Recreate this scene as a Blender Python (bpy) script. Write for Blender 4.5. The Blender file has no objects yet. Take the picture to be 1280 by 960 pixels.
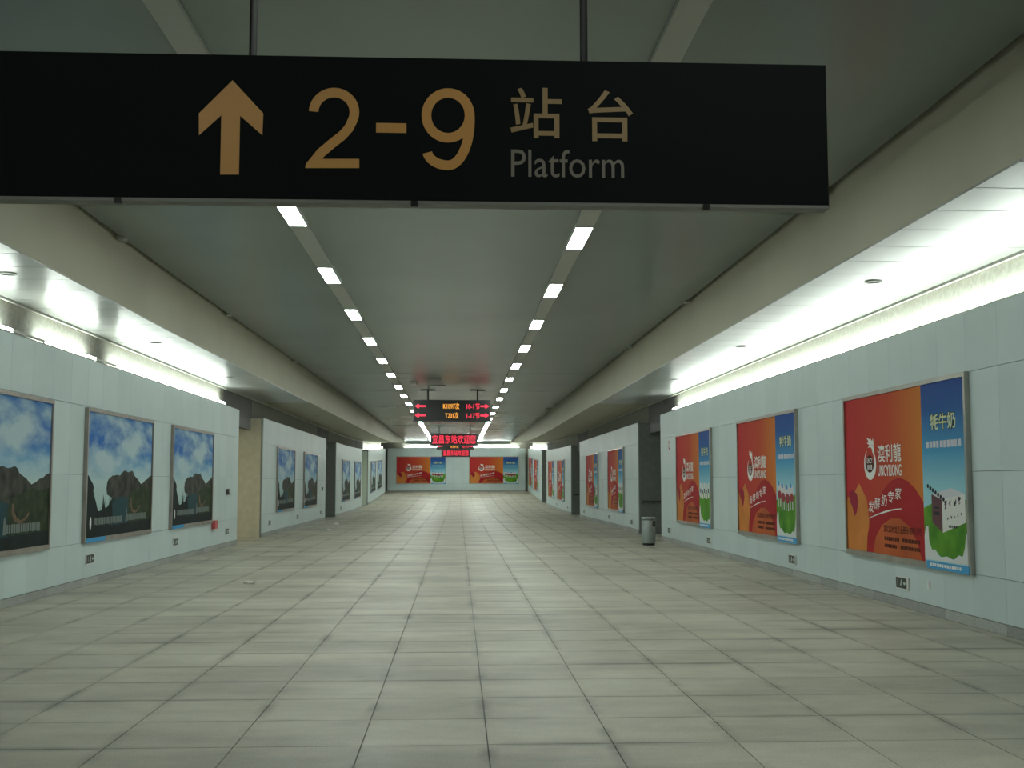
import bpy, bmesh, math, random
from mathutils import Vector, Matrix
random.seed(7)
S = bpy.context.scene
C = S.collection

# ------------------------------------------------------------------ camera
H = 1.653
cd = bpy.data.cameras.new('camera'); cam = bpy.data.objects.new('camera', cd); C.objects.link(cam)
cam.location = (0, 0, H)
cam.rotation_euler = (math.radians(90 + 4.956), 0, math.radians(-2.692))
cd.sensor_width = 36; cd.lens = 1430 / 1280 * 36; cd.clip_end = 400; cd.clip_start = 0.05
S.camera = cam
# ------------------------------------------------------------------ world, exposure
w = bpy.data.worlds.new('world'); S.world = w; w.use_nodes = True
w.node_tree.nodes['Background'].inputs[0].default_value = (0.5, 0.55, 0.5, 1)
w.node_tree.nodes['Background'].inputs[1].default_value = 0.03
S.view_settings.view_transform = 'Standard'; S.view_settings.look = 'None'
S.view_settings.gamma = 1; S.view_settings.use_curve_mapping = False
S.view_settings.exposure = -0.40
LAMP = (0.90, 1.0, 0.93)
E_CEIL = 62.0      # ceiling lamp diffusers
E_TUBE = 88.0      # cove fluorescent tubes

# ------------------------------------------------------------------ pixel helper (1280x960 frame)
F_, PH, PS = 1430., math.radians(4.956), math.radians(2.692)
_f = Vector((math.sin(PS)*math.cos(PH), math.cos(PS)*math.cos(PH), math.sin(PH)))
_r = Vector((math.cos(PS), -math.sin(PS), 0))
_u = Vector((-math.sin(PS)*math.sin(PH), -math.cos(PS)*math.sin(PH), math.cos(PH)))
def ray(x, y): return _r*((x-640)/F_) + _u*((480-y)/F_) + _f
def on_y(x, y, Y): d = ray(x, y); return Vector((0, 0, H)) + d*(Y/d.y)
def ramp(Y): return 0.96*((Y-58)/40)**2 if Y > 58 else 0.0
def slope(Y): return 0.96*2*(Y-58)/1600 if Y > 58 else 0.0

# ------------------------------------------------------------------ materials
MATS = {}
def mat(name, col, rough=0.5, metal=0.0, spec=0.5, noise=None, rnd=0.0, bump=None, emit=None, col2=None):
    """noise=(scale, amount), bump=(scale, strength), rnd=per-object tone variation"""
    m = bpy.data.materials.new(name); m.use_nodes = True; MATS[name] = m
    nt = m.node_tree; N = nt.nodes; L = nt.links; b = N['Principled BSDF']
    b.inputs['Base Color'].default_value = (*col, 1); b.inputs['Roughness'].default_value = rough
    b.inputs['Metallic'].default_value = metal; b.inputs['Specular IOR Level'].default_value = spec
    if emit:
        b.inputs['Emission Color'].default_value = (*emit[0], 1); b.inputs['Emission Strength'].default_value = emit[1]
    geo = N.new('ShaderNodeNewGeometry')
    src = None
    if noise or col2:
        n = N.new('ShaderNodeTexNoise'); n.inputs['Scale'].default_value = (noise or (3, .2))[0]; n.inputs['Detail'].default_value = 6
        L.new(geo.outputs['Position'], n.inputs['Vector'])
        mx = N.new('ShaderNodeMix'); mx.data_type = 'RGBA'
        a = (noise or (3, .2))[1]
        c1 = col2 if col2 else tuple(c*(1-a) for c in col)
        c2 = col if col2 else tuple(min(1, c*(1+a)) for c in col)
        mx.inputs[6].default_value = (*c1, 1); mx.inputs[7].default_value = (*c2, 1)
        cr = N.new('ShaderNodeMapRange'); cr.inputs[1].default_value = .3; cr.inputs[2].default_value = .7
        L.new(n.outputs['Fac'], cr.inputs[0]); L.new(cr.outputs[0], mx.inputs[0]); src = mx.outputs[2]
    if rnd:
        oi = N.new('ShaderNodeObjectInfo'); mr = N.new('ShaderNodeMapRange')
        mr.inputs[3].default_value = 1-rnd; mr.inputs[4].default_value = 1+rnd
        L.new(oi.outputs['Random'], mr.inputs[0])
        mu = N.new('ShaderNodeMix'); mu.data_type = 'RGBA'; mu.blend_type = 'MULTIPLY'; mu.inputs[0].default_value = 1
        if src: L.new(src, mu.inputs[6])
        else: mu.inputs[6].default_value = (*col, 1)
        L.new(mr.outputs[0], mu.inputs[7]); src = mu.outputs[2]
    if src: L.new(src, b.inputs['Base Color'])
    if bump:
        n2 = N.new('ShaderNodeTexNoise'); n2.inputs['Scale'].default_value = bump[0]; n2.inputs['Detail'].default_value = 4
        L.new(geo.outputs['Position'], n2.inputs['Vector'])
        bp = N.new('ShaderNodeBump'); bp.inputs['Strength'].default_value = bump[1]; bp.inputs['Distance'].default_value = .02
        L.new(n2.outputs['Fac'], bp.inputs['Height']); L.new(bp.outputs[0], b.inputs['Normal'])
    return m

mat('panel', (.545, .645, .645), .38, rnd=.035, noise=(1.2, .03), spec=.4)
mat('backing', (.24, .26, .25), .8)
mat('concrete', (.34, .345, .30), .85, noise=(14, .16), bump=(60, .4))
mat('concrete_dark', (.20, .20, .21), .8, noise=(10, .15))
mat('beige_stone', (.60, .57, .44), .5, noise=(5, .08))
mat('passage_grey', (.20, .22, .20), .6, noise=(6, .1))
mat('passage_pale', (.55, .66, .58), .5, noise=(6, .06))
mat('base_stone', (.34, .35, .33), .5, noise=(40, .22), rnd=.14)
mat('ceiling_paint', (.21, .245, .228), .27, spec=.42, noise=(.35, .06), bump=(.25, .02))
mat('void', (.03, .03, .03), .9)
mat('soffit_paint', (.42, .40, .305), .6, noise=(.8, .04))
mat('soffit_metal', (.38, .395, .375), .28, metal=.3, rnd=.05, bump=(1.2, .05))
mat('channel', (.40, .41, .37), .45)
mat('housing', (.62, .63, .60), .5)
mat('steel', (.40, .385, .35), .28, metal=.9, noise=(4, .15))
mat('steel_brown', (.36, .32, .29), .35, metal=.7, noise=(4, .15))
mat('black', (.010, .011, .011), .35)
mat('sign_black', (.006, .008, .0075), .7, spec=.08)
mat('rod', (.035, .035, .032), .4, metal=.6)
mat('sign_edge', (.20, .20, .18), .5, metal=.3)
mat('sign_orange', (.56, .275, .07), .5, noise=(3, .05))
mat('sign_orange_dim', (.30, .19, .08), .5)
mat('sign_grey', (.19, .165, .13), .5)
mat('diffuser', (.9, .9, .9), .5, emit=(LAMP, E_CEIL))
mat('tube', (.9, .9, .9), .5, emit=(LAMP, E_TUBE))
mat('warm_lamp', (.9, .9, .9), .5, emit=((1, .93, .66), 30))
mat('led_red', (.2, .01, .02), .5, emit=((1, .03, .075), 2.1))
mat('led_orange', (.2, .1, .01), .5, emit=((1, .40, .05), 2.1))
mat('led_case', (.045, .05, .048), .5)
mat('led_screen', (.03, .03, .03), .45)
mat('white_print', (.78, .78, .74), .5)
mat('exit_black', (.012, .022, .016), .4)
mat('exit_white', (.62, .70, .62), .5)
mat('plate_white', (.72, .73, .70), .45)
mat('switch_dark', (.06, .065, .06), .5)
mat('red_box', (.50, .09, .09), .5)
mat('bin_metal', (.30, .345, .335), .38, metal=.35, noise=(8, .06))
mat('hole', (.006, .006, .006), .8)
mat('paper', (.72, .72, .68), .8)
# prints
mat('crimson', (.36, .018, .022), .6, spec=.12)
mat('tail_red', (.28, .015, .04), .6, spec=.12)
mat('print_orange', (.56, .20, .045), .6, spec=.12, noise=(2.2, .12))
mat('fold_orange', (.44, .10, .030), .6, spec=.12, noise=(1.5, .15))
mat('text_maroon', (.07, .014, .008), .6, spec=.12)
mat('grass', (.035, .16, .012), .6, spec=.12, col2=(.15, .37, .035), noise=(2.2, .3))
mat('milk', (.66, .68, .68), .6, spec=.12)
mat('carton', (.70, .70, .67), .6, spec=.12)
mat('carton_side', (.13, .06, .07), .6, spec=.12)
mat('carton_mark', (.03, .03, .04), .6, spec=.12)
mat('text_cream', (.62, .66, .40), .6, spec=.12)
mat('text_outline', (.02, .05, .03), .6, spec=.12)
mat('text_pale', (.60, .60, .66), .6, spec=.12)
mat('sticker_blue', (.07, .33, .62), .6, spec=.125)
mat('animal_red', (.30, .05, .06), .6, spec=.12)
mat('animal_white', (.62, .60, .62), .6, spec=.12)
mat('crag', (.014, .020, .019), .6, spec=.12, col2=(.085, .085, .070), noise=(5, .3))
mat('crag_green', (.012, .026, .014), .6, spec=.12, col2=(.045, .062, .028), noise=(6, .3))
mat('slope_dark', (.012, .020, .020), .6, spec=.12, noise=(4, .25))
mat('water', (.014, .050, .060), .6, spec=.12, col2=(.022, .070, .080), noise=(1.3, .3))
mat('valley_dark', (.014, .034, .032), .6, spec=.12, noise=(3, .3))
mat('boat', (.15, .10, .065), .6, spec=.12, noise=(9, .35))
mat('caption', (.17, .20, .19), .6, spec=.12)

def ramp_mat(name, axis, stops, rough=.4, clouds=None):
    m = bpy.data.materials.new(name); m.use_nodes = True; MATS[name] = m
    nt = m.node_tree; N = nt.nodes; L = nt.links; b = N['Principled BSDF']; b.inputs['Roughness'].default_value = .6; b.inputs['Specular IOR Level'].default_value = .12
    tc = N.new('ShaderNodeTexCoord'); sp = N.new('ShaderNodeSeparateXYZ'); L.new(tc.outputs['Generated'], sp.inputs[0])
    r = N.new('ShaderNodeValToRGB'); L.new(sp.outputs[axis], r.inputs[0])
    e = r.color_ramp.elements
    e[0].position, e[0].color = stops[0][0], (*stops[0][1], 1); e[1].position, e[1].color = stops[-1][0], (*stops[-1][1], 1)
    for p, c in stops[1:-1]:
        q = e.new(p); q.color = (*c, 1)
    out = r.outputs[0]
    if clouds:
        n = N.new('ShaderNodeTexNoise'); n.inputs['Scale'].default_value = 2.1; n.inputs['Detail'].default_value = 7; n.inputs['Roughness'].default_value = .55
        mp = N.new('ShaderNodeMapping'); mp.inputs['Scale'].default_value = (1.3, 1, 1.9); mp.inputs['Rotation'].default_value = (0, .5, 0); mp.inputs['Location'].default_value = (3.1, 0, 1.7)
        L.new(tc.outputs['Generated'], mp.inputs[0]); L.new(mp.outputs[0], n.inputs['Vector'])
        mr = N.new('ShaderNodeMapRange'); mr.inputs[1].default_value = .42; mr.inputs[2].default_value = .62; L.new(n.outputs['Fac'], mr.inputs[0])
        mx = N.new('ShaderNodeMix'); mx.data_type = 'RGBA'; mx.inputs[7].default_value = (*clouds, 1)
        L.new(mr.outputs[0], mx.inputs[0]); L.new(out, mx.inputs[6]); out = mx.outputs[2]
    L.new(out, b.inputs['Base Color'])
    return m
ramp_mat('print_red', 0, [(0, (.46, .028, .034)), (.40, (.48, .060, .028)), (.62, (.54, .15, .030)), (.72, (.58, .21, .035)), (1, (.58, .25, .05))])
ramp_mat('print_blue', 2, [(0, (.40, .62, .68)), (.42, (.30, .58, .66)), (.62, (.07, .30, .52)), (.85, (.025, .10, .32)), (1, (.03, .08, .30))])
ramp_mat('print_sky', 2, [(0, (.34, .47, .47)), (.45, (.44, .58, .58)), (.58, (.13, .33, .54)), (.76, (.03, .14, .46)), (1, (.06, .19, .46))], clouds=(.44, .57, .61))

def floor_mat():
    m = bpy.data.materials.new('floor_granite'); m.use_nodes = True; MATS['floor_granite'] = m
    nt = m.node_tree; N = nt.nodes; L = nt.links; b = N['Principled BSDF']
    g = N.new('ShaderNodeNewGeometry')
    def noise(sc, det=5, rough=.6, scale=None):
        n = N.new('ShaderNodeTexNoise'); n.inputs['Scale'].default_value = sc; n.inputs['Detail'].default_value = det; n.inputs['Roughness'].default_value = rough
        if scale:
            mp = N.new('ShaderNodeMapping'); mp.inputs['Scale'].default_value = scale; L.new(g.outputs['Position'], mp.inputs[0]); L.new(mp.outputs[0], n.inputs['Vector'])
        else: L.new(g.outputs['Position'], n.inputs['Vector'])
        return n.outputs['Fac']
    def rng(src, a, b_, c, d):
        r = N.new('ShaderNodeMapRange'); r.inputs[1].default_value = a; r.inputs[2].default_value = b_; r.inputs[3].default_value = c; r.inputs[4].default_value = d
        L.new(src, r.inputs[0]); return r.outputs[0]
    def mul(a, b_):
        x = N.new('ShaderNodeMath'); x.operation = 'MULTIPLY'; L.new(a, x.inputs[0]); L.new(b_, x.inputs[1]); return x.outputs[0]
    # per-tile tone
    vm = N.new('ShaderNodeVectorMath'); vm.operation = 'MULTIPLY_ADD'
    vm.inputs[1].default_value = (1/.8, 1/.8, 0); vm.inputs[2].default_value = (-.195/.8+50, -7.43/.8+50, 0)
    L.new(g.outputs['Position'], vm.inputs[0])
    fl = N.new('ShaderNodeVectorMath'); fl.operation = 'FLOOR'; L.new(vm.outputs[0], fl.inputs[0])
    wn = N.new('ShaderNodeTexWhiteNoise'); wn.noise_dimensions = '2D'; L.new(fl.outputs[0], wn.inputs['Vector'])
    t = rng(wn.outputs['Value'], 0, 1, .93, 1.05)
    sp = rng(noise(90, 3, .7), .3, .7, .80, 1.18)
    dirt = rng(noise(.55, 6, .62, (.55, 1.5, 1)), .38, .62, .74, 1.08)
    d2 = rng(noise(2.5, 6, .7), .3, .7, .90, 1.06)
    # grime along the joints
    fr = N.new('ShaderNodeVectorMath'); fr.operation = 'FRACTION'; L.new(vm.outputs[0], fr.inputs[0])
    sx = N.new('ShaderNodeSeparateXYZ'); L.new(fr.outputs[0], sx.inputs[0])
    def edge(o):
        a = N.new('ShaderNodeMath'); a.operation = 'SUBTRACT'; a.inputs[1].default_value = .5; L.new(o, a.inputs[0])
        c = N.new('ShaderNodeMath'); c.operation = 'ABSOLUTE'; L.new(a.outputs[0], c.inputs[0]); return c.outputs[0]
    mxm = N.new('ShaderNodeMath'); mxm.operation = 'MAXIMUM'; L.new(edge(sx.outputs[0]), mxm.inputs[0]); L.new(edge(sx.outputs[1]), mxm.inputs[1])
    grime = rng(mxm.outputs[0], .40, .5, 0, 1)
    gn = rng(noise(.9, 4, .6, (.6, 1.2, 1)), .45, .65, .04, .50)
    gm = mul(grime, gn)
    inv = N.new('ShaderNodeMath'); inv.operation = 'SUBTRACT'; inv.inputs[0].default_value = 1; L.new(gm, inv.inputs[1])
    v = mul(mul(mul(mul(t, sp), dirt), d2), inv.outputs[0])
    mx = N.new('ShaderNodeMix'); mx.data_type = 'RGBA'; mx.blend_type = 'MULTIPLY'; mx.inputs[0].default_value = 1
    mx.inputs[6].default_value = (.475, .455, .37, 1); L.new(v, mx.inputs[7]); L.new(mx.outputs[2], b.inputs['Base Color'])
    L.new(rng(noise(1.1, 5, .6), .35, .65, .42, .56), b.inputs['Roughness'])
    bp = N.new('ShaderNodeBump'); bp.inputs['Strength'].default_value = .22; bp.inputs['Distance'].default_value = .01
    L.new(noise(70, 3, .6), bp.inputs['Height']); L.new(bp.outputs[0], b.inputs['Normal'])
    b.inputs['Specular IOR Level'].default_value = .36
floor_mat()

# ------------------------------------------------------------------ mesh helpers
class MB:
    def __init__(s): s.v = []; s.f = []
    def add(s, vs, fs):
        o = len(s.v); s.v += [tuple(p) for p in vs]; s.f += [tuple(i+o for i in f) for f in fs]; return s
    def box(s, x0, x1, y0, y1, z0, z1):
        return s.add([(x0,y0,z0),(x1,y0,z0),(x1,y1,z0),(x0,y1,z0),(x0,y0,z1),(x1,y0,z1),(x1,y1,z1),(x0,y1,z1)],
                     [(0,3,2,1),(4,5,6,7),(0,1,5,4),(1,2,6,5),(2,3,7,6),(3,0,4,7)])
    def poly(s, pts, y):            # flat polygon in XZ facing -Y
        return s.add([(x, y, z) for x, z in pts], [tuple(range(len(pts)))])
    def rect(s, x0, x1, z0, z1, y): return s.poly([(x0,z0),(x1,z0),(x1,z1),(x0,z1)], y)
    def cyl(s, a, b, r, n=10):
        a, b = Vector(a), Vector(b); d = (b-a).normalized(); p = d.orthogonal().normalized(); q = d.cross(p)
        vs = [c + (p*math.cos(t)+q*math.sin(t))*r for c in (a, b) for t in [2*math.pi*i/n for i in range(n)]]
        return s.add(vs, [(i, (i+1)%n, n+(i+1)%n, n+i) for i in range(n)] + [tuple(range(n-1,-1,-1)), tuple(range(n, 2*n))])
    def mesh(s, name='m', smooth=False):
        m = bpy.data.meshes.new(name); m.from_pydata(s.v, [], s.f); m.update()
        bm = bmesh.new(); bm.from_mesh(m)
        if len(s.f) > 1 or True:
            bmesh.ops.triangulate(bm, faces=[f for f in bm.faces if len(f.verts) > 4])
        bm.to_mesh(m); bm.free()
        if smooth: m.polygons.foreach_set('use_smooth', [True]*len(m.polygons))
        return m

def obj(name, me, m=None, parent=None, loc=(0,0,0), rot=(0,0,0), label=None, cat=None, group=None, kind=None):
    """loc is local to the parent"""
    if isinstance(me, MB): me = me.mesh(name)
    o = bpy.data.objects.new(name, me); C.objects.link(o)
    if me is not None and m is not None and len(me.materials) == 0: me.materials.append(MATS[m])
    o.parent = parent; o.location = loc; o.rotation_euler = rot
    if label: o['label'] = label
    if cat: o['category'] = cat
    if group: o['group'] = group
    if kind: o['kind'] = kind
    return o
def empty(name, loc=(0,0,0), rot=(0,0,0), **k):
    o = obj(name, None, None, None, loc, rot, **k); o.empty_display_size = .2; return o
def copy_tree(o, parent=None):
    c = o.copy(); C.objects.link(c); c.parent = parent
    for ch in list(o.children): copy_tree(ch, c)
    return c

_fontdg = None
def text_mesh(s, x0, x1, z0, z1, y, bold=0.0, shear=0.0, depth=0.0):
    """letters fitted into a box of the XZ plane, facing -Y"""
    cu = bpy.data.curves.new('t', 'FONT'); cu.body = s; cu.size = 1; cu.offset = bold; cu.resolution_u = 3; cu.shear = shear
    ob = bpy.data.objects.new('t', cu); C.objects.link(ob)
    dg = bpy.context.evaluated_depsgraph_get(); me = bpy.data.meshes.new_from_object(ob.evaluated_get(dg))
    bpy.data.objects.remove(ob); bpy.data.curves.remove(cu)
    xs = [v.co.x for v in me.vertices]; ys = [v.co.y for v in me.vertices]
    ax, bx, ay, by = min(xs), max(xs), min(ys), max(ys)
    for v in me.vertices:
        X = x0 + (v.co.x-ax)/(bx-ax)*(x1-x0); Z = z0 + (v.co.y-ay)/(by-ay)*(z1-z0)
        v.co = (X, y, Z)
    me.materials.clear(); me.update()
    return me
ORD = ['first','second','third','fourth','fifth','sixth','seventh','eighth','ninth','tenth','eleventh','twelfth','thirteenth','fourteenth',
       'fifteenth','sixteenth','seventeenth','eighteenth','nineteenth','twentieth','twenty-first','twenty-second','twenty-third','twenty-fourth','twenty-fifth','twenty-sixth']

# ================================================================== STRUCTURE
XR, XL = 5.95, -6.00          # visible faces of the panelled walls
ZU, ZC = 4.20, 5.16           # soffit underside, main ceiling
ZK = 3.66                     # top edge of the wall panels
YB, YE = -6.0, 98.0           # back end, far wall
SECT = {'R': [(YB, 33.45), (37.70, 55.95), (60.30, 77.10), (81.50, 97.50)],
        'L': [(YB, 31.65), (35.60, 52.40), (56.80, 72.00), (77.00, 95.20)]}

# ---------- floor
TX, TY, T, G = .195, 7.43, .8, .0035
floor = MB()
st = [YB] + [2*i for i in range(-2, 50)] + [99.2]
def ribbon(mb, xa, xb, stations, zf):
    for a, b in zip(stations[:-1], stations[1:]):
        mb.add([(xa,a,zf(a)),(xb,a,zf(a)),(xb,b,zf(b)),(xa,b,zf(b))], [(0,1,2,3)])
ribbon(floor, -6.45, 6.45, st, lambda y: ramp(y) - .012)
fo = obj('floor', floor, 'backing', kind='structure', label='pale granite tiled floor running the length of the concourse')
tile_me = MB().box(-T/2+G, T/2-G, -T/2+G, T/2-G, -.011, 0).mesh('tile'); tile_me.materials.append(MATS['floor_granite'])
# the tiles that show largest are singled out; the rest are one joined part
i0, i1 = math.floor((-6.0-TX)/T), math.ceil((5.95-TX)/T)
cells = []
for j in range(-17, 115):
    for i in range(i0, i1):
        x, y = TX + (i+.5)*T, TY + (j+.5)*T
        if x-T/2 > 5.94 or x+T/2 < -5.99 or y > 98: continue
        d = Vector((x, y, 0)) - Vector((0, 0, H)); z = d.dot(_f); vis = False
        if z > 1:
            px, py = 640+F_*d.dot(_r)/z, 480-F_*d.dot(_u)/z
            vis = -60 < px < 1340 and py < 1010
        full = x-T/2 > -6.0 and x+T/2 < 5.95
        cells.append((not (vis and full), y, x, j, full))
cells.sort()
rest = MB()
for n, (hid, y, x, j, full) in enumerate(cells):
    if n < 290 and not hid:
        obj('floor_tile', tile_me, None, fo, (x, y, ramp(y)))
    else:
        xa, xb = max(x-T/2+G, -5.995), min(x+T/2-G, 5.945); ya, yb = y-T/2+G, y+T/2-G
        za, zb = ramp(ya), ramp(yb)
        rest.add([(xa,ya,za-.011),(xb,ya,za-.011),(xb,yb,zb-.011),(xa,yb,zb-.011),(xa,ya,za),(xb,ya,za),(xb,yb,zb),(xa,yb,zb)],
                 [(4,5,6,7),(0,1,5,4),(1,2,6,5),(2,3,7,6),(3,0,4,7)])
obj('floor_tiles', rest, 'floor_granite', fo, kind='stuff')

# ---------- side walls: concrete behind, panel skin in front, tubes in between
def wall(side, sec, n):
    s = 1 if side == 'R' else -1
    X = XR if side == 'R' else XL
    ya, yb = sec
    rows = [.125, .61, 1.79, 2.95, ZK] if side == 'R' else [.125, .70, 1.79, 2.89, ZK]
    nm = 'wall_right' if side == 'R' else 'wall_left'
    wb = MB()
    ss0 = [ya] + [y for y in st if ya < y < yb] + [yb]
    ssc = [ya+(.19 if ya > 0 else 0)] + [y for y in st if ya+.5 < y < yb-.5] + [yb-.19]
    def slab(mb, xa, xb, z0, z1, top=None):
        ss = ss0 if top is None else ssc
        xa, xb = min(xa, xb), max(xa, xb)
        for a, b in zip(ss[:-1], ss[1:]):
            ra, rb = ramp(a), ramp(b); ta = z1+ra if top is None else top; tb = z1+rb if top is None else top
            mb.add([(xa,a,z0+ra),(xb,a,z0+ra),(xb,b,z0+rb),(xa,b,z0+rb),(xa,a,ta),(xb,a,ta),(xb,b,tb),(xa,b,tb)],
                   [(0,3,2,1),(4,5,6,7),(0,1,5,4),(1,2,6,5),(2,3,7,6),(3,0,4,7)])
    slab(wb, X+s*.40, X+s*.60, -.02, 0, 5.35)
    root = obj(nm, wb, 'concrete', kind='structure')
    bk = MB(); slab(bk, X+s*.026, X+s*.07, 0, ZK-.01)
    obj('backing_sheet', bk, 'backing', root)
    g = .003
    if ya < 50:
        w = .8; first = 13.1 if side == 'R' else 15.6
        k0 = math.floor((ya-first)/w); ed = [first+k*w for k in range(k0, k0+60)]
        ed = [ya] + [e for e in ed if ya+.15 < e < yb-.15] + [yb]
        cache = {}
        for a, b in zip(ed[:-1], ed[1:]):
            if b < 5: continue
            for z0, z1 in zip(rows[:-1], rows[1:]):
                key = (round(b-a, 3), round(z1-z0, 3))
                if key not in cache:
                    hw, hh = (b-a)/2-g*.6, (z1-z0)/2-g
                    me = MB().box(-.013, .013, -hw, hw, -hh, hh).mesh('panel'); me.materials.append(MATS['panel']); cache[key] = me
                obj('wall_panel', cache[key], None, root, (X+s*.013, (a+b)/2, (z0+z1)/2))
        if ya < 0:
            yb2 = [a for a, b in zip(ed[:-1], ed[1:]) if b >= 5][0]
            far = MB()
            for z0, z1 in zip(rows[:-1], rows[1:]): far.box(min(X, X+s*.026), max(X, X+s*.026), ya, yb2-g, z0+g, z1-g)
            obj('panel_sheet', far, 'panel', root)
    else:
        far = MB()
        for z0, z1 in zip(rows[:-1], rows[1:]): slab(far, X, X+s*.026, z0+g, z1-g)
        obj('panel_sheet', far, 'panel', root)
    # stone skirting
    if ya < 50:
        b0 = obj('baseboard_right' if side == 'R' else 'baseboard_left', None, kind='structure')
        w = .8; first = 13.1 if side == 'R' else 15.6
        k0 = math.floor((max(ya, 4)-first)/w); e = max(ya, 4); ed = [e] + [first+k*w for k in range(k0, k0+60) if e+.1 < first+k*w < yb-.1] + [yb]
        c2 = {}
        for a, b in zip(ed[:-1], ed[1:]):
            key = round(b-a, 3)
            if key not in c2:
                me = MB().box(-.012, .012, -(b-a)/2+.004, (b-a)/2-.004, 0, .118).mesh('stone'); me.materials.append(MATS['base_stone']); c2[key] = me
            obj('skirting_stone', c2[key], None, b0, (X+s*.008, (a+b)/2, .002))
    else:
        bb = MB(); slab(bb, X-s*.008, X+s*.016, .002, .12)
        obj('baseboard_right' if side == 'R' else 'baseboard_left', bb, 'base_stone', kind='structure')
    return root
for side in 'RL':
    for n, sec in enumerate(SECT[side]): wall(side, sec, n)

# ---------- far wall
RF = ramp(YE)
fw = MB().box(-9, 9, YE+.40, YE+.6, RF-.2, 5.35)
fwo = obj('wall_back', fw, 'concrete', kind='structure', label='far end wall with two red posters')
obj('backing_sheet', MB().box(-6.0, 5.75, YE+.026, YE+.07, RF, RF+ZK-.01), 'backing', fwo)
ed = [-6.0 + .8*k for k in range(15)] + [5.75]
for z0, z1 in zip([.125, .65, 1.79, 2.93], [.65, 1.79, 2.93, ZK]):
    me = MB().box(-.397, .397, 0, .026, z0+.003, z1-.003).mesh('panel'); me.materials.append(MATS['panel'])
    for a, b in zip(ed[:-1], ed[1:]):
        if b-a > .79: obj('wall_panel', me, None, fwo, ((a+b)/2, YE, RF))
        else: obj('wall_panel', MB().box(a+.003, b-.003, 0, .026, z0+.003, z1-.003), 'panel', fwo, (0, YE, RF))
obj('baseboard_back', MB().box(-6.0, 5.75, YE-.012, YE+.012, RF-.01, RF+.12), 'base_stone', kind='structure')

# ---------- openings to the platform stairs
def doorway(n, side, ya, yb, wm, lamp=None, rail=False):
    s = 1 if side == 'R' else -1; X = XR if side == 'R' else XL
    z = ramp((ya+yb)/2); dep = 7.0; zt = 3.30
    e = empty('door_%d' % n, (X, (ya+yb)/2, z), kind='structure', label='open doorway to the platform stairs')
    hw = (yb-ya)/2
    def bx(xa, xb, *r):
        return MB().box(min(s*xa, s*xb), max(s*xa, s*xb), *r)
    obj('side_wall', bx(.075, dep, hw, hw+.18, -.25, 3.64), wm, e)
    obj('side_wall', bx(.075, dep, -hw-.18, -hw, -.25, 3.64), wm, e)
    obj('end_wall', bx(dep, dep+.15, -hw-.18, hw+.18, -.25, zt+.35), wm, e)
    obj('passage_ceiling', bx(.605, dep, -hw, hw, zt+.02, zt+.2), 'concrete_dark', e)
    obj('passage_floor', bx(.0, dep, -hw, hw, -.25, -.002), 'floor_granite', e)
    lt = bx(.40, .60, -hw, hw, zt, 3.641); lt.box(min(s*.40, s*.60), max(s*.40, s*.60), -hw-.188, hw+.188, 3.641, 5.35-z)
    obj('lintel', lt, 'concrete_dark', e)
    stp = MB()
    for k in range(10): stp.box(min(s*(3.4+.32*k), s*dep), max(s*(3.4+.32*k), s*dep), -hw, hw, .15*k, .15*(k+1))
    obj('stair_flight', stp, 'base_stone', e)
    if rail:
        r = obj('handrail', MB().cyl((s*.08, hw-.10, 1.05), (s*3.2, hw-.10, 1.05), .028), 'switch_dark', e)
        obj('end_cap', MB().cyl((s*.05, hw-.10, 1.05), (s*.08, hw-.10, 1.05), .036), 'steel', r)
        for xx in (.5, 1.7, 2.9): obj('bracket', MB().cyl((s*xx, hw-.10, 1.03), (s*xx, hw, .97), .012, 6), 'switch_dark', r)
    if lamp:
        l = obj('passage_lamp', MB().box(-.15, .15, -.6, .6, -.02, .02), lamp, None, (X+s*2.2, (ya+yb)/2-.6, z+zt-.05),
                label='ceiling lamp inside the lit stair opening %s' % ('with beige wall' if n == 4 else 'nearest the far wall'), cat='lamp')
doorway(1, 'R', 33.45, 37.70, 'passage_grey', rail=True)
doorway(2, 'R', 55.95, 60.30, 'passage_grey', rail=True)
doorway(3, 'R', 77.10, 81.50, 'passage_grey')
doorway(4, 'L', 31.65, 35.60, 'beige_stone', lamp='warm_lamp')
doorway(5, 'L', 52.40, 56.80, 'passage_grey')
doorway(6, 'L', 72.00, 77.00, 'passage_pale', lamp='warm_lamp')

# ---------- ceiling
def xsl(y): return -4.87 if y < 20 else (-4.87 + (y-20)/42*.37 if y < 62 else -4.50)
def xsr(y): return 4.45
ce = obj('ceiling', MB().box(-6.6, 6.6, YB, 99, 5.35, 5.45), 'void', kind='structure', label='dark satin ceiling between two lower soffits')
SEAM = [YB, 36.6, 43.64, 62.9, 69.9, 88.3, 98.4]
for a, b in zip(SEAM[:-1], SEAM[1:]):
    sl = MB(); ss = [a+.035] + [y for y in st if a+.1 < y < b-.1] + [b-.035]
    for p, q in zip(ss[:-1], ss[1:]):
        l0, l1 = xsl(p)+.05, xsl(q)+.05; r0 = 4.40
        sl.add([(l0,p,ZC),(r0,p,ZC),(r0,q,ZC),(l1,q,ZC),(l0,p,ZC+.05),(r0,p,ZC+.05),(r0,q,ZC+.05),(l1,q,ZC+.05)],
               [(0,3,2,1),(4,5,6,7),(0,1,5,4),(1,2,6,5),(2,3,7,6),(3,0,4,7)])
    obj('ceiling_slab', sl, 'ceiling_paint', ce)
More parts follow.
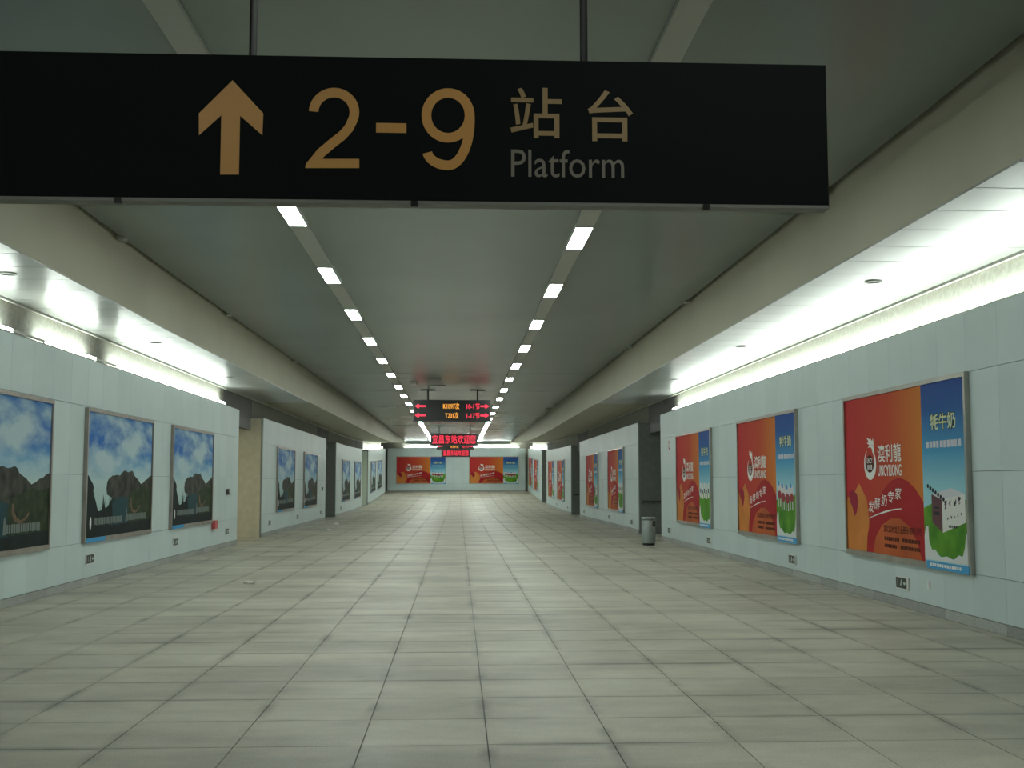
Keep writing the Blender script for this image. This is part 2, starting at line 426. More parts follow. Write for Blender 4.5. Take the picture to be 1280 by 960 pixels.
for side in 'RL':
    s = 1 if side == 'R' else -1
    fx = xsr if side == 'R' else xsl
    XO = (XR+.42) if side == 'R' else (XL-.42)
    so = MB(); ss = [YB] + [y for y in st if YB < y < 98] + [98.4]
    rg = []
    for y in ss:
        zu = min(ZU+.02+ramp(y), 5.13); zc = max(4.95, zu+.01); x = fx(y)
        rg.append([(x,y,zu),(x,y,zc),(x+s*.05,y,zc),(x+s*.05,y,5.30),(XO,y,5.30),(XO,y,zu)])
    for a, b in zip(rg[:-1], rg[1:]):
        so.add(a+b, [(k, (k+1)%6, 6+(k+1)%6, 6+k) for k in range(6)])
    so.add(rg[0]+rg[-1], [(0,1,2,3,4,5), (11,10,9,8,7,6)])
    sof = obj('soffit', so, 'soffit_paint', ce)
    # thin pressed-metal sheets under the soffit, .82 m apart
    cache = {}
    y = 4.6
    while y < 36:
        a, b = y+.004, y+.816
        x0 = fx(y)+s*.003; x1 = XO - s*.20
        key = round(x0, 2)
        if key not in cache:
            me = MB().box(min(0, x1-x0), max(0, x1-x0), .003, .805, -.018, 0).mesh('sheet'); me.materials.append(MATS['soffit_metal']); cache[key] = me
        obj('soffit_sheet', cache[key], None, sof, (x0, a, ZU+.019))
        y += .82
    tr = MB()
    for a, b in zip(ss[:-1], ss[1:]):
        za, zb = min(ZU+ramp(a), 5.11), min(ZU+ramp(b), 5.11)
        xa, xb = XO-s*.19, XO-s*.15
        tr.add([(xa,a,za-.03),(xb,a,za-.03),(xb,b,zb-.03),(xa,b,zb-.03),(xa,a,za+.02),(xb,a,za+.02),(xb,b,zb+.02),(xa,b,zb+.02)],
               [(0,3,2,1),(4,5,6,7),(0,1,5,4),(1,2,6,5),(2,3,7,6),(3,0,4,7)])
    obj('edge_strip', tr, 'channel', sof)
    for yy in ([13.4, 21.7, 29.0] if side == 'R' else [16.4, 23.9, 33.0]):
        x = fx(yy)
        obj('clip', MB().box(min(x-s*.10, x), max(x-s*.10, x), yy-.09, yy+.09, ZC-.045, ZC-.003), 'channel', sof)

obj('pelmet', MB().box(-4.42, 4.38, 96.75, 96.90, 4.94, ZC-.001), 'ceiling_paint', ce)
obj('bounce_sheet', MB().box(-4.40, 4.38, 96.91, 98.38, ZC-.012, ZC-.001), 'plate_white', ce)  # white reflector added to bounce cove light onto the far wall

# ================================================================== LAMPS
XLL, XLR = -2.165, 1.70
YLR = [2.58] + [7.03+4.45*k for k in range(0, 10)] + [52.0, 57.0, 61.6] + [65.2+2.9*k for k in range(11)]
YLL = [1.24] + [10.14+4.45*k for k in range(0, 10)] + [55.0, 60.2, 64.2] + [67.3+2.9*k for k in range(10)]
LL = .75   # half length
def ceil_light(x, y, label, grp):
    e = empty('ceiling_light', (x, y, ZC), label=label, cat='ceiling light', group=grp)
    return e
hm = MB(); hw = .125
hm.box(-hw, hw, -LL, LL, -.02, 0)
for a, b, c, d in ((-hw, -hw+.012, -LL, LL), (hw-.012, hw, -LL, LL), (-hw, hw, -LL, -LL+.05), (-hw, hw, LL-.05, LL)): hm.box(a, b, c, d, -.055, -.02)
hme = hm.mesh('housing'); hme.materials.append(MATS['housing'])
dme = MB().box(-hw+.013, hw-.013, -LL+.051, LL-.051, -.05, -.021).mesh('diffuser'); dme.materials.append(MATS['diffuser'])
for x, ys, sd in ((XLL, YLL, 'left'), (XLR, YLR, 'right')):
    k = 0
    for y in ys:
        if y < 5:
            lab = 'strip light on the ceiling behind the camera, %s row, %s' % (sd, 'nearer the sign' if y > 0 else 'farther back')
        elif y < 13:
            lab = 'recessed strip light hidden above the hanging platform sign, %s row' % sd if y > 9 else 'strip light just above the frame behind the hanging sign, %s row' % sd
        else:
            lab = 'glowing white strip light, %s in view from the hanging sign, %s row' % (ORD[k], sd); k += 1
        e = ceil_light(x, y, lab, 'strip lights of the %s ceiling row' % sd)
        obj('housing', hme, None, e); obj('diffuser', dme, None, e)
    # shallow channel between the lamps
    ed = [YB] + [v for y in ys for v in (y-LL-.004, y+LL+.004)] + [98.0]
    for a, b in zip(ed[0::2], ed[1::2]):
        obj('light_channel', MB().box(x-.12, x+.12, a, b, ZC-.045, ZC-.001), 'channel', ce)

tb = MB().cyl((0, -.585, 0), (0, .585, 0), .019, 8).mesh('tube'); tb.materials.append(MATS['tube'])
cape = MB().cyl((0, -.0095, 0), (0, .0095, 0), .019, 8).mesh('cap'); cape.materials.append(MATS['housing'])
bat = MB().box(-.03, .03, -.6, .6, -.09, -.045)
for yy in (-.596, .596): bat.box(-.012, .012, yy-.006, yy+.006, -.045, -.021)
bate = bat.mesh('batten'); bate.materials.append(MATS['housing'])
ledge = MB().box(-.16, .16, -.61, .61, -.12, -.091).mesh('ledge'); ledge.materials.append(MATS['concrete'])
ZT = 3.785
def tube(x, y, z, rz, label, group, th=0.0, on=True):
    e = empty('fluorescent_tube', (x, y, z), (th, 0, rz), label=label, cat='tube light', group=group)
    obj('glass_tube', tb if on else tb_off, None, e); obj('end_cap', cape, None, e, (0, -.596, 0)); obj('end_cap', cape, None, e, (0, .596, 0)); obj('batten', bate, None, e); obj('shelf', ledge, None, e)
tb_off = tb.copy(); tb_off.materials.clear(); tb_off.materials.append(MATS['plate_white'])
y = 11.275; k = 0
while y < 32.9:
    tube(XR+.235, y, ZT, 0, 'lit fluorescent tube in the cove above the right posters', 'tubes of the right cove'); y += 1.225
for y, on in [(13.125, True), (14.35, True), (15.575, True), (16.80, False), (18.025, True), (19.25, True), (20.475, False)] + [(21.70+1.225*k, True) for k in range(8)]:
    tube(XL-.235, y, ZT, 0, 'lit fluorescent tube in the cove above the left posters' if on else ('dead tube leaving a dark gap in left cove, %s' % ('the nearer gap' if y < 18 else 'the farther gap')), 'tubes of the left cove', on=on)
y = 82.3
while y < 97:
    tube(XR+.235, y, ZT+ramp(y), 0, 'lit fluorescent tube in the far right cove', 'tubes of the far right cove', math.atan(slope(y))); y += 1.225
for y in [78.2+1.225*k for k in range(14)]:
    tube(XL-.235, y, ZT+ramp(y), 0, 'lit fluorescent tube in the far left cove', 'tubes of the far left cove', math.atan(slope(y)))
x = -4.0
while x < 5.6:
    tube(x, YE+.235, ZT+RF, math.pi/2, 'lit fluorescent tube in the cove above the far wall', 'tubes of the far wall cove'); x += 1.225

# ---------- downlights in the soffit sheets
dl = MB()
n = 18
ring = [(math.cos(2*math.pi*i/n), math.sin(2*math.pi*i/n)) for i in range(n)]
dl.add([(.11*a, .11*b, 0) for a, b in ring] + [(.11*a, .11*b, -.012) for a, b in ring] + [(.085*a, .085*b, -.012) for a, b in ring] + [(.085*a, .085*b, 0) for a, b in ring],
       [(i, (i+1)%n, n+(i+1)%n, n+i) for i in range(n)] + [(n+i, n+(i+1)%n, 2*n+(i+1)%n, 2*n+i) for i in range(n)] + [(2*n+i, 2*n+(i+1)%n, 3*n+(i+1)%n, 3*n+i) for i in range(n)])
dle = dl.mesh('ring'); dle.materials.append(MATS['channel'])
dg_ = MB().add([(.084*a, .084*b, -.004) for a, b in ring], [tuple(range(n))]).mesh('glass'); dg_.materials.append(MATS['switch_dark'])
for sd, pts in (('right', [(5.25, 14.1), (5.28, 21.0), (5.30, 27.8)]), ('left', [(-5.5, 14.05), (-5.5, 20.9), (-5.5, 27.7), (-5.4, 44.0)])):
    for k, (x, y) in enumerate(pts):
        e = empty('downlight', (x, y, ZU), label='unlit round downlight in %s soffit, %s from the camera' % (sd, ORD[k]), cat='downlight', group='round downlights in the soffits')
        if y > 40: e.location.z += .018
        obj('trim_ring', dle, None, e); obj('lens', dg_, None, e)

# ================================================================== HANGING PLATFORM SIGN
SY = 4.60
sg = empty('platform_sign', (-.2, SY, 2.80), label='long black hanging sign with orange arrow, 2-9 and Platform', cat='sign')
zb, zt_, xa, xb = 2.797, 3.402, -2.05, 1.535
def P(px, py): v = on_y(px, py, SY); return v.x+.2, v.z-2.80
obj('case', MB().box(xa+.2, xb+.2, .004, .075, zb-2.8+.006, zt_-2.8), 'sign_black', sg)
fr = MB()
fr.box(xa+.2, xb+.2, .003, .079, zb-2.8-.008, zb-2.8+.005)
obj('edge_trim', fr, 'sign_edge', sg)
for px in (147, 518, 883):
    x = P(px, 250)[0]
    obj('catch', MB().box(x-.014, x+.014, -.004, .02, zb-2.8-.02, zb-2.8+.004), 'black', sg)
for px in (314, 731):
    x = P(px, 66)[0]
    r = obj('hanging_rod', MB().cyl((x, .04, zt_-2.8), (x, .04, ZC-2.8), .0165, 12), 'rod', sg)
    obj('flange', MB().cyl((x, .04, ZC-2.8-.012), (x, .04, ZC-2.8), .06, 16), 'rod', r)
yf = .002
arrow = [(290.5,100),(329,141.5),(328,169),(300,144.5),(298.5,218),(275,218),(276.5,144),(248.5,169),(248.5,141.5)]
obj('arrow', MB().poly([P(*p) for p in reversed(arrow)], yf), 'sign_orange', sg)
def sign_text(name, s, x0, y0, x1, y1, m, bold=0):
    a, b = P(x0, y1), P(x1, y0)
    me = text_mesh(s, a[0], b[0], a[1], b[1], yf, bold); obj(name, me, m, sg)
def stroke(mb, path, wd):
    # ribbon of constant width along a pixel path
    L_, R_ = [], []
    for i, p in enumerate(path):
        a, b = path[max(0, i-1)], path[min(len(path)-1, i+1)]
        d = Vector((b[0]-a[0], b[1]-a[1])); d.normalize(); n_ = Vector((-d.y, d.x))*wd/2
        L_.append((p[0]+n_.x, p[1]+n_.y)); R_.append((p[0]-n_.x, p[1]-n_.y))
    for i in range(len(path)-1):
        mb.poly([P(*q) for q in (L_[i], L_[i+1], R_[i+1], R_[i])], yf)
def arc(cx, cy, rx, ry, a0, a1, n=26): return [(cx+rx*math.cos(math.radians(a0+(a1-a0)*i/n)), cy-ry*math.sin(math.radians(a0+(a1-a0)*i/n))) for i in range(n+1)]
two = MB(); stroke(two, arc(417.5, 140, 25.5, 24.5, 178, -22, 26) + [(436, 160), (428, 169), (414, 180), (401, 191), (393, 201)], 12)
yf = .0012
two.poly([P(*q) for q in ((449, 210), (449, 198.5), (391, 198.5), (381.5, 210))], yf)
yf = .0008
two.poly([P(*q) for q in ((398, 206), (394, 210), (381.5, 210), (382.3, 204.5), (388.8, 196.8))], yf)
yf = .002
obj('lettering', two, 'sign_orange', sg)
a, b = P(470, 165.5), P(508, 154); obj('lettering', MB().rect(a[0], b[0], a[1], b[1], yf), 'sign_orange', sg)
nine = MB(); stroke(nine, arc(560, 144, 27, 28, 0, 360, 44), 12)
yf = .0012
stroke(nine, arc(560.2, 150, 27.2, 56.5, 10, -90, 26) + arc(560.5, 188, 26.5, 18.5, -94, -172, 16), 12)
yf = .002
obj('lettering', nine, 'sign_orange', sg)
sign_text('lettering', '站', 638, 110, 702, 172, 'sign_orange_dim', .008)
sign_text('lettering', '台', 735, 113, 791, 176, 'sign_orange_dim', .008)
sign_text('lettering', 'Platform', 639, 188, 780, 221, 'sign_grey')

# ================================================================== LED BOARDS
def led(Y, x0, x1, z0, z1, rods, label, rows):
    e = empty('led_board', ((x0+x1)/2, Y, z0), label=label, cat='led sign')
    cx = (x0+x1)/2; W = (x1-x0)/2; Hh = z1-z0
    obj('case', MB().box(-W, W, .0, .16, 0, Hh), 'led_case', e)
    obj('screen', MB().box(-W+.04, W-.04, -.012, -.001, .05, Hh-.05), 'led_screen', e)
    for rx in rods:
        r = obj('hanging_rod', MB().cyl((rx-cx, .08, Hh), (rx-cx, .08, ZC-z0), .03, 8), 'rod', e)
        obj('flange', MB().box(rx-cx-.28, rx-cx+.28, .03, .13, ZC-z0-.04, ZC-z0-.001), 'rod', r)
    for s, u0, u1, v0, v1, m in rows:
        xx0, xx1, zz0, zz1 = -W+u0*2*W, -W+u1*2*W, v0*Hh, v1*Hh
        if s in '←→':
            d = -1 if s == '←' else 1; xm = xx0 if d < 0 else xx1; xt = xx1 if d < 0 else xx0; zm = (zz0+zz1)/2; h = (zz1-zz0)
            q = MB(); q.rect(min(xm+(-d)*.12, xt), max(xm+(-d)*.12, xt), zm-h*.16, zm+h*.16, -.014)
            tri = [(xm, zm), (xm-d*.14, zm+h*.5), (xm-d*.14, zm-h*.5)]
            q.poly(tri if d < 0 else tri, -.014)
            obj('arrow', q, m, e)
        else:
            obj('lettering', text_mesh(s, xx0, xx1, zz0, zz1, -.014, 0), m, e)
R1 = [('←', .02, .16, .60, .82, 'led_red'), ('←', .02, .16, .18, .40, 'led_red'),
      ('K1097次', .385, .595, .57, .86, 'led_orange'), ('T201次', .41, .585, .14, .43, 'led_orange'),
      ('10-1节', .69, .86, .57, .85, 'led_red'), ('→', .87, .98, .60, .82, 'led_red'),
      ('1-17节', .69, .86, .14, .42, 'led_red'), ('→', .87, .98, .18, .40, 'led_red')]
led(42.94, -1.68, 1.21, 3.95, 4.77, (-1.14, .72), 'nearest led board with two rows of orange and red text and arrows', R1)
led(69.97, -1.69, 1.19, 3.94, 4.67, (-1.16, .74), 'second led board with one row of large red characters', [('宜昌东站欢迎您', .04, .96, .16, .88, 'led_red')])
led(88.0, -1.66, 1.20, 4.22, 4.72, (-1.1, .7), 'small far led board with orange text between the two red ones', [R1[0][:3]+(.35, .7, 'led_red'), ('K1097次', .385, .595, .2, .8, 'led_orange'), ('10-1节', .69, .86, .2, .8, 'led_red'), ('→', .87, .98, .35, .7, 'led_red')])
led(90.5, -1.32, .96, 3.71, 4.34, (-.9, .55), 'farthest led board, red characters just above the far posters', [('宜昌东站欢迎您', .06, .94, .18, .84, 'led_red')])

dv = empty('ceiling_device', (-1.55, 39.8, ZC), label='small pale box device on the ceiling before the nearest led board', cat='device')
obj('plate', MB().box(-.16, .16, -.2, .2, -.02, 0), 'channel', dv); obj('body', MB().box(-.10, .10, -.14, .14, -.09, -.02), 'housing', dv)
for xx, yy in ((-2.0, 38.2), (-.9, 38.2), (-.75, 41.0)):
    q = obj('ceiling_slot', MB().box(-.32, .32, -.03, .03, -.012, 0), 'switch_dark', None, (xx, yy, ZC), label={(-2.0): 'thin dark slot plate beside the left lamp row near the led board', (-.9): 'thin dark slot plate on ceiling, middle one before the led board', (-.75): 'thin dark slot plate on ceiling closest to the led board'}[xx], cat='ceiling slot', group='dark slots in the ceiling')

# ================================================================== POSTERS
PW, PHt = 4.25, 2.36
def frame_mesh(W, Hh, fw=.055, d=.06):
    m = MB()
    m.box(0, fw, -d, 0, 0, Hh); m.box(W-fw, W, -d, 0, 0, Hh); m.box(fw, W-fw, -d, 0, 0, fw+.02); m.box(fw, W-fw, -d, 0, Hh-fw, Hh)
    return m
def ell(cx, cz, rx, rz, a0=0, a1=360, n=28):
    return [(cx+rx*math.cos(math.radians(a0+(a1-a0)*i/n)), cz+rz*math.sin(math.radians(a0+(a1-a0)*i/n))) for i in range(n+(0 if a1-a0 == 360 else 1))]
def clip_rect(pts, x0, x1, z0, z1):
    def cut(p, ax, lim, keep):
        o = []
        for i in range(len(p)):
            a, b = p[i], p[(i+1) % len(p)]; ia, ib = keep(a[ax], lim), keep(b[ax], lim)
            if ia: o.append(a)
            if ia != ib:
                t = (lim-a[ax])/(b[ax]-a[ax]); o.append((a[0]+t*(b[0]-a[0]), a[1]+t*(b[1]-a[1])))
        return o
    ge = lambda v, l: v >= l; le = lambda v, l: v <= l
    for ax, lim, k in ((0, x0, ge), (0, x1, le), (1, z0, ge), (1, z1, le)): pts = cut(pts, ax, lim, k)
    return pts
def marks(mb, x0, x1, z0, z1, n, y, seed):
    r = random.Random(seed); w = (x1-x0)/n
    for k in range(n):
        a = x0+k*w; mb.rect(a+.06*w, a+w*(.72+.2*r.random()), z0+(z1-z0)*.1*r.random(), z1, y)

def make_ad(variant):
    W, Hh = PW, PHt; e = empty('poster')
    f = .055; y0 = -.036
    obj('frame', frame_mesh(W, Hh), 'steel', e)
    pr = obj('print', MB().box(f, W-f, -.036, -.001, f+.02, Hh-f), 'print_red', e)
    x0, x1, z0, z1 = f, W-f, f+.02, Hh-f
    xs = x0 + (x1-x0)*.695
    def U(u, v): return x0+(x1-x0)*u, z1-(z1-z0)*v
    L = lambda k: y0-.0008*k
    # lower left orange field, crimson hill, tail
    obj('orange_field', MB().poly(clip_rect([U(0,.66), U(.06,.64), U(.13,.56), U(.20,.66), U(.22,.8), U(.2,1.0), U(0,1.0)][::-1], x0, xs, z0, z1), L(1)), 'print_orange', pr)
    hill = [U(.19,1.0), U(.20,.90), U(.23,.80), U(.28,.70), U(.36,.60), U(.43,.545), U(.50,.525), U(.57,.545), U(.63,.59), U(.68,.65), U(.70,.68), U(.70,1.0)]
    obj('crimson_hill', MB().poly(clip_rect(hill[::-1], x0, xs, z0, z1), L(2)), 'crimson', pr)
    fold = [U(.25,1.0), U(.28,.90), U(.34,.82), U(.42,.775), U(.50,.77), U(.57,.81), U(.63,.89), U(.67,1.0)]
    obj('orange_fold', MB().poly(fold[::-1], L(3)), 'fold_orange', pr)
    obj('red_tail', MB().poly([U(.02,.62), U(.06,.605), U(.105,.63), U(.115,.69), U(.10,.75), U(.075,.78), U(.055,.72), U(.03,.68)][::-1], L(3)), 'tail_red', pr)
    # swirl emblem
    lg = MB(); cu, cv = .245, .437; rx, rz = .058*(x1-x0), .088*(z1-z0)
    cx, cz = U(cu, cv)
    pin, pout = [], []
    N_ = 40
    for i in range(N_+1):
        t = i/N_; a = math.radians(62 - 300*t)
        th = (.10 + .36*math.sin(math.pi*min(1, t*1.02))**1.3)
        pout.append((cx+rx*math.cos(a), cz+rz*1.15*math.sin(a))); pin.append((cx+rx*(1-th)*math.cos(a)-rx*.04, cz+rz*1.15*(1-th)*math.sin(a)))
    for i in range(N_):
        lg.poly([pin[i], pin[i+1], pout[i+1], pout[i]], L(5))
    def loc(a, b): return cx+a*rx, cz+b*rz
    for sp in ([(.55,.95),(.15,1.25),(-.30,1.20),(.05,1.45),(.62,1.30),(.80,.85)], [(.10,1.35),(-.45,1.55),(-.10,1.62),(-.50,1.95),(.15,1.78),(.45,1.40)], [(.25,1.5),(.10,1.95),(.45,1.65),(.60,1.9),(.70,1.25)]):
        lg.poly([loc(*p) for p in sp], L(6))
    em = obj('emblem', lg, 'white_print', pr)
    obj('emblem_core', MB().poly(ell(cx-rx*.06, cz, rx*.62, rz*.66), L(4)), 'text_maroon', pr)
    obj('emblem_letters', text_mesh('UNCY', cx-rx*.52, cx+rx*.42, cz+rz*.06, cz+rz*.44, L(6), .01), 'white_print', pr)
    mk = MB(); marks(mk, cx-rx*.45, cx+rx*.36, cz-rz*.40, cz-rz*.05, 3, L(6), 3); obj('emblem_marks', mk, 'animal_white', pr, kind='stuff')
    a, b = U(.317, .428), U(.525, .318); obj('wordmark', text_mesh('澳利龍', a[0], b[0], a[1], b[1], L(5), .012), 'white_print', pr)
    a, b = U(.317, .515), U(.525, .445); obj('wordmark', text_mesh('UNCYLIONG', a[0], b[0], a[1], b[1], L(5), .02), 'white_print', pr)
    # brush slogan climbing to the right
    for k, ch in enumerate('发酵奶专家'):
        u = .215+.062*k; v = .745-.022*k; a, b = U(u, v), U(u+.055, v-.072)
        obj('slogan', text_mesh(ch, a[0], b[0], a[1], b[1], L(5), .006, .15), 'white_print', pr)
    sw = MB()
    for i in range(14):
        t0, t1 = i/14, (i+1)/14
        q = lambda t: U(.215+.30*t, .785-.075*math.sin(t*1.35))
        (ax, az), (bx_, bz) = q(t0), q(t1); th = .012*(1-abs(2*t0-1)*.7)
        sw.poly([(ax, az-th), (bx_, bz-th), (bx_, bz+th), (ax, az+th)], L(5))
    obj('brush_stroke', sw, 'white_print', pr)
    a, b = U(.355, .862), U(.668, .815); obj('company_line', text_mesh('湖北澳利龙食品股份有限公司', a[0], b[0], a[1], b[1], L(5), .012), 'text_maroon', pr)
    tm = MB()
    for (u0, u1, v0, v1, n_) in ((.36, .49, .912, .888, 11), (.51, .66, .912, .888, 13), (.36, .47, .955, .932, 9), (.50, .66, .955, .932, 14)):
        a, b = U(u0, v0), U(u1, v1); marks(tm, a[0], b[0], a[1], b[1], n_, L(5), int(u0*100+v0*1000))
    obj('small_print', tm, 'text_maroon', pr, kind='stuff')
    # blue side
    bl = obj('blue_print', MB().box(xs, x1, y0-.004, y0-.0005, z0, z1), 'print_blue', e)
    M = lambda k: y0-.0045-.0008*k
    def B(u, v): return xs+(x1-xs)*u, z1-(z1-z0)*v
    a, b = B(.22, .265), B(.80, .175)
    obj('title', text_mesh('牦牛奶', a[0]-.012, b[0]+.012, a[1]-.012, b[1]+.012, M(1), .06), 'text_outline', bl)
    obj('title', text_mesh('牦牛奶', a[0], b[0], a[1], b[1], M(2), .02), 'text_cream', bl)
    sb = MB(); a, b = B(.10, .365), B(.92, .325); marks(sb, a[0], b[0], a[1], b[1], 10, M(1), 5); obj('subtitle_marks', sb, 'text_pale', bl, kind='stuff')
    obj('meadow', MB().poly(clip_rect([B(0,.70), B(.25,.665), B(.5,.655), B(.8,.67), B(1,.64), B(1,.93), B(.72,.965), B(.4,.965), B(.12,.92), B(0,.9)][::-1], xs, x1, z0, z1), M(1)), 'grass', bl)
    obj('milk_splash', MB().poly([B(0,.86), B(.04,.80), B(.10,.80), B(.11,.88), B(.17,.93), B(.25,.925), B(.36,.965), B(.52,.955), B(.66,.97), B(.78,.94), B(.86,.945), B(.91,.90), B(.95,.82), B(1,.84), B(1,.985), B(0,.985)][::-1], M(2)), 'milk', bl)
    if variant == 0:
        obj('carton_side', MB().poly([B(.20,.62), B(.44,.65), B(.44,.83), B(.20,.775)][::-1], M(3)), 'carton_side', bl)
        obj('carton_front', MB().poly([B(.44,.65), B(.95,.615), B(.95,.765), B(.44,.83)][::-1], M(3)), 'carton', bl)
        obj('carton_top', MB().poly([B(.20,.62), B(.66,.585), B(.95,.615), B(.44,.65)][::-1], M(3)), 'text_pale', bl)
        cm = MB()
        rr = random.Random(11)
        for k in range(4):
            q = B(.52+.105*k, .675-.008*k)
            for t in range(4): cm.poly([(q[0]+rr.uniform(-.045, .045), q[1]+rr.uniform(-.06, .06)) for _ in range(3)], M(4))
        for k in range(9):
            q = B(.52+.042*k, .755-.004*k); cm.poly([(q[0]+rr.uniform(-.03, .03), q[1]+rr.uniform(-.03, .03)) for _ in range(3)], M(4))
        a, b = B(.58, .80), B(.80, .785); marks(cm, a[0], b[0], a[1], b[1], 6, M(4), 8)
        a, b = B(.26, .70), B(.38, .69); cm.rect(a[0], b[0], a[1], b[1], M(4)); a, b = B(.26, .735), B(.38, .715); cm.rect(a[0], b[0], a[1], b[1], M(4))
        obj('carton_marks', cm, 'carton_mark', bl, kind='stuff')
        hd = MB(); 
        for k in range(7): q = B(.12+.06*k, .575+.012*k); hd.poly(ell(q[0], q[1], .035, .028, n=8), M(4))
        obj('herd_marks', hd, 'carton_mark', bl, kind='stuff')
    elif variant == 1:
        hd = MB(); hr = MB(); hb = MB()
        for k, (u, v, r) in enumerate([(.16,.60,.13), (.34,.62,.14), (.55,.63,.15), (.76,.62,.13)]):
            q = B(u, v); hd.poly(ell(q[0], q[1], r, r*1.0, n=12), M(3)); hr.poly(ell(q[0]+.02, q[1]-.12, r*.9, r*.62, n=12), M(4)); hd.rect(q[0]-.09, q[0]-.04, q[1]-.34, q[1]-.14, M(3)); hd.rect(q[0]+.05, q[0]+.10, q[1]-.34, q[1]-.14, M(3))
            hb.poly(ell(q[0]-.02, q[1]+.09, r*.5, r*.35, n=10), M(4))
        obj('herd_bodies', hd, 'animal_white', bl, kind='stuff'); obj('herd_coats', hr, 'animal_red', bl, kind='stuff'); obj('herd_horns', hb, 'sticker_blue', bl, kind='stuff')
    else:
        hd = MB(); hk = MB()
        for k in range(5):
            q = B(.14+.17*k, .60+.012*(k % 2)); hd.rect(q[0]-.075, q[0]+.075, q[1]-.26, q[1]+.10, M(3)); hk.rect(q[0]-.05, q[0]+.05, q[1]-.14, q[1]-.04, M(4))
        obj('carton_row', hd, 'carton', bl, kind='stuff'); obj('carton_marks', hk, 'carton_side', bl, kind='stuff')
    st_ = obj('blue_strip', MB().box(xs+.10, x1+.03, -.0665, -.0605, .004, .098), 'sticker_blue', e)
    sm = MB(); marks(sm, xs+.2, x1-.15, .035, .075, 13, -.068, 9); obj('strip_marks', sm, 'white_print', st_, kind='stuff')
    return e

def make_view():
    W, Hh = 4.0, 2.18; e = empty('poster'); f = .055
    obj('frame', frame_mesh(W, Hh), 'steel_brown', e)
    x0, x1, z0, z1 = f, W-f, f+.02, Hh-f
    pr = obj('print', MB().box(x0, x1, -.036, -.001, z0, z1), 'print_sky', e)
    def U(u, v): return x0+(x1-x0)*u, z1-(z1-z0)*v
    L = lambda k: -.036-.0008*k
    def P_(name, pts, k, m): obj(name, MB().poly([U(*p) for p in pts][::-1], L(k)), m, pr)
    P_('valley', [(0,.80), (.2,.79), (.3,.76), (.42,.63), (.8,.6), (1,.6), (1,1), (0,1)], 1, 'valley_dark')
    P_('crag', [(.285,.66), (.275,.61), (.285,.555), (.31,.525), (.345,.51), (.36,.50), (.375,.505), (.42,.495), (.47,.50), (.52,.465), (.55,.455), (.575,.463), (.60,.47), (.625,.465), (.66,.455), (.68,.465), (.705,.50), (.74,.52), (.77,.535), (.80,.56), (.82,.575), (.86,.56), (.90,.535), (.93,.53), (.965,.505), (1,.495), (1,.80), (.6,.80), (.5,.72), (.36,.69)], 2, 'crag')
    P_('wooded_flank', [(.60,.74), (.64,.66), (.74,.63), (.84,.60), (.92,.62), (1,.60), (1,.93), (.66,.93), (.62,.84)], 3, 'crag_green')
    P_('river', [(.28,.84), (.36,.74), (.44,.685), (.54,.685), (.62,.70), (.61,.82), (.60,.93), (.30,.93)], 3, 'water')
    P_('near_slope', [(0,.49), (.03,.51), (.06,.545), (.085,.57), (.10,.60), (.095,.63), (.115,.68), (.14,.73), (.16,.78), (.18,.81), (.19,.86), (.19,1), (0,1)], 4, 'slope_dark')
    sp = MB()
    for u, v, w_ in ((.235,.655,.022), (.255,.69,.02), (.33,.645,.026), (.355,.675,.022), (.30,.74,.03), (.20,.76,.02)):
        sp.poly([U(*p) for p in [(u,v), (u+w_*.35,v+.06), (u+w_*.25,v+.06), (u+w_*.8,v+.13), (u+w_,v+.22), (u-w_,v+.22), (u-w_*.8,v+.13), (u-w_*.25,v+.06), (u-w_*.35,v+.06)]][::-1], L(4.5))
    obj('spire_trees', sp, 'slope_dark', pr, kind='stuff')
    bt = MB()
    bt.poly([U(*p) for p in [(.645,.70), (.665,.70), (.67,.755), (.69,.79), (.725,.812), (.76,.80), (.80,.765), (.815,.765), (.79,.80), (.75,.83), (.71,.835), (.665,.81), (.645,.76)]][::-1], L(5))
    obj('dragon_boat', bt, 'boat', pr)
    P_('foreground', [(0,.93), (1,.90), (1,1), (0,1)], 5, 'slope_dark')
    cp = MB(); a, b = U(.12, .905), U(.52, .845); marks(cp, a[0], b[0], a[1], b[1], 19, L(6), 2); a, b = U(.58, .895), U(.92, .835); marks(cp, a[0], b[0], a[1], b[1], 16, L(6), 4)
    obj('caption_marks', cp, 'caption', pr, kind='stuff')
    q = U(.068, .885); obj('seal', MB().poly(ell(q[0], q[1], .045, .105, n=18), L(6)), 'white_print', pr)
    pg = MB(); pg.poly([U(*p) for p in [(.585,.78), (.592,.80), (.598,.90), (.572,.90), (.578,.80)]][::-1], L(6)); obj('pagoda', pg, 'caption', pr)
    s_ = obj('blue_strip', MB().box(.06, 1.05, -.0665, -.0605, .006, .075), 'sticker_blue', e)
    return e

ADS = [make_ad(0), make_ad(1), make_ad(2)]
VIEW = make_view(); VIEW2 = None
used = set()
def place(src, loc, rot, label, group):
    if src.name not in used: o = src; used.add(src.name)
    else: o = copy_tree(src)
    o.location = loc; o.rotation_euler = rot; o['label'] = label; o['category'] = 'poster'; o['group'] = group
    return o
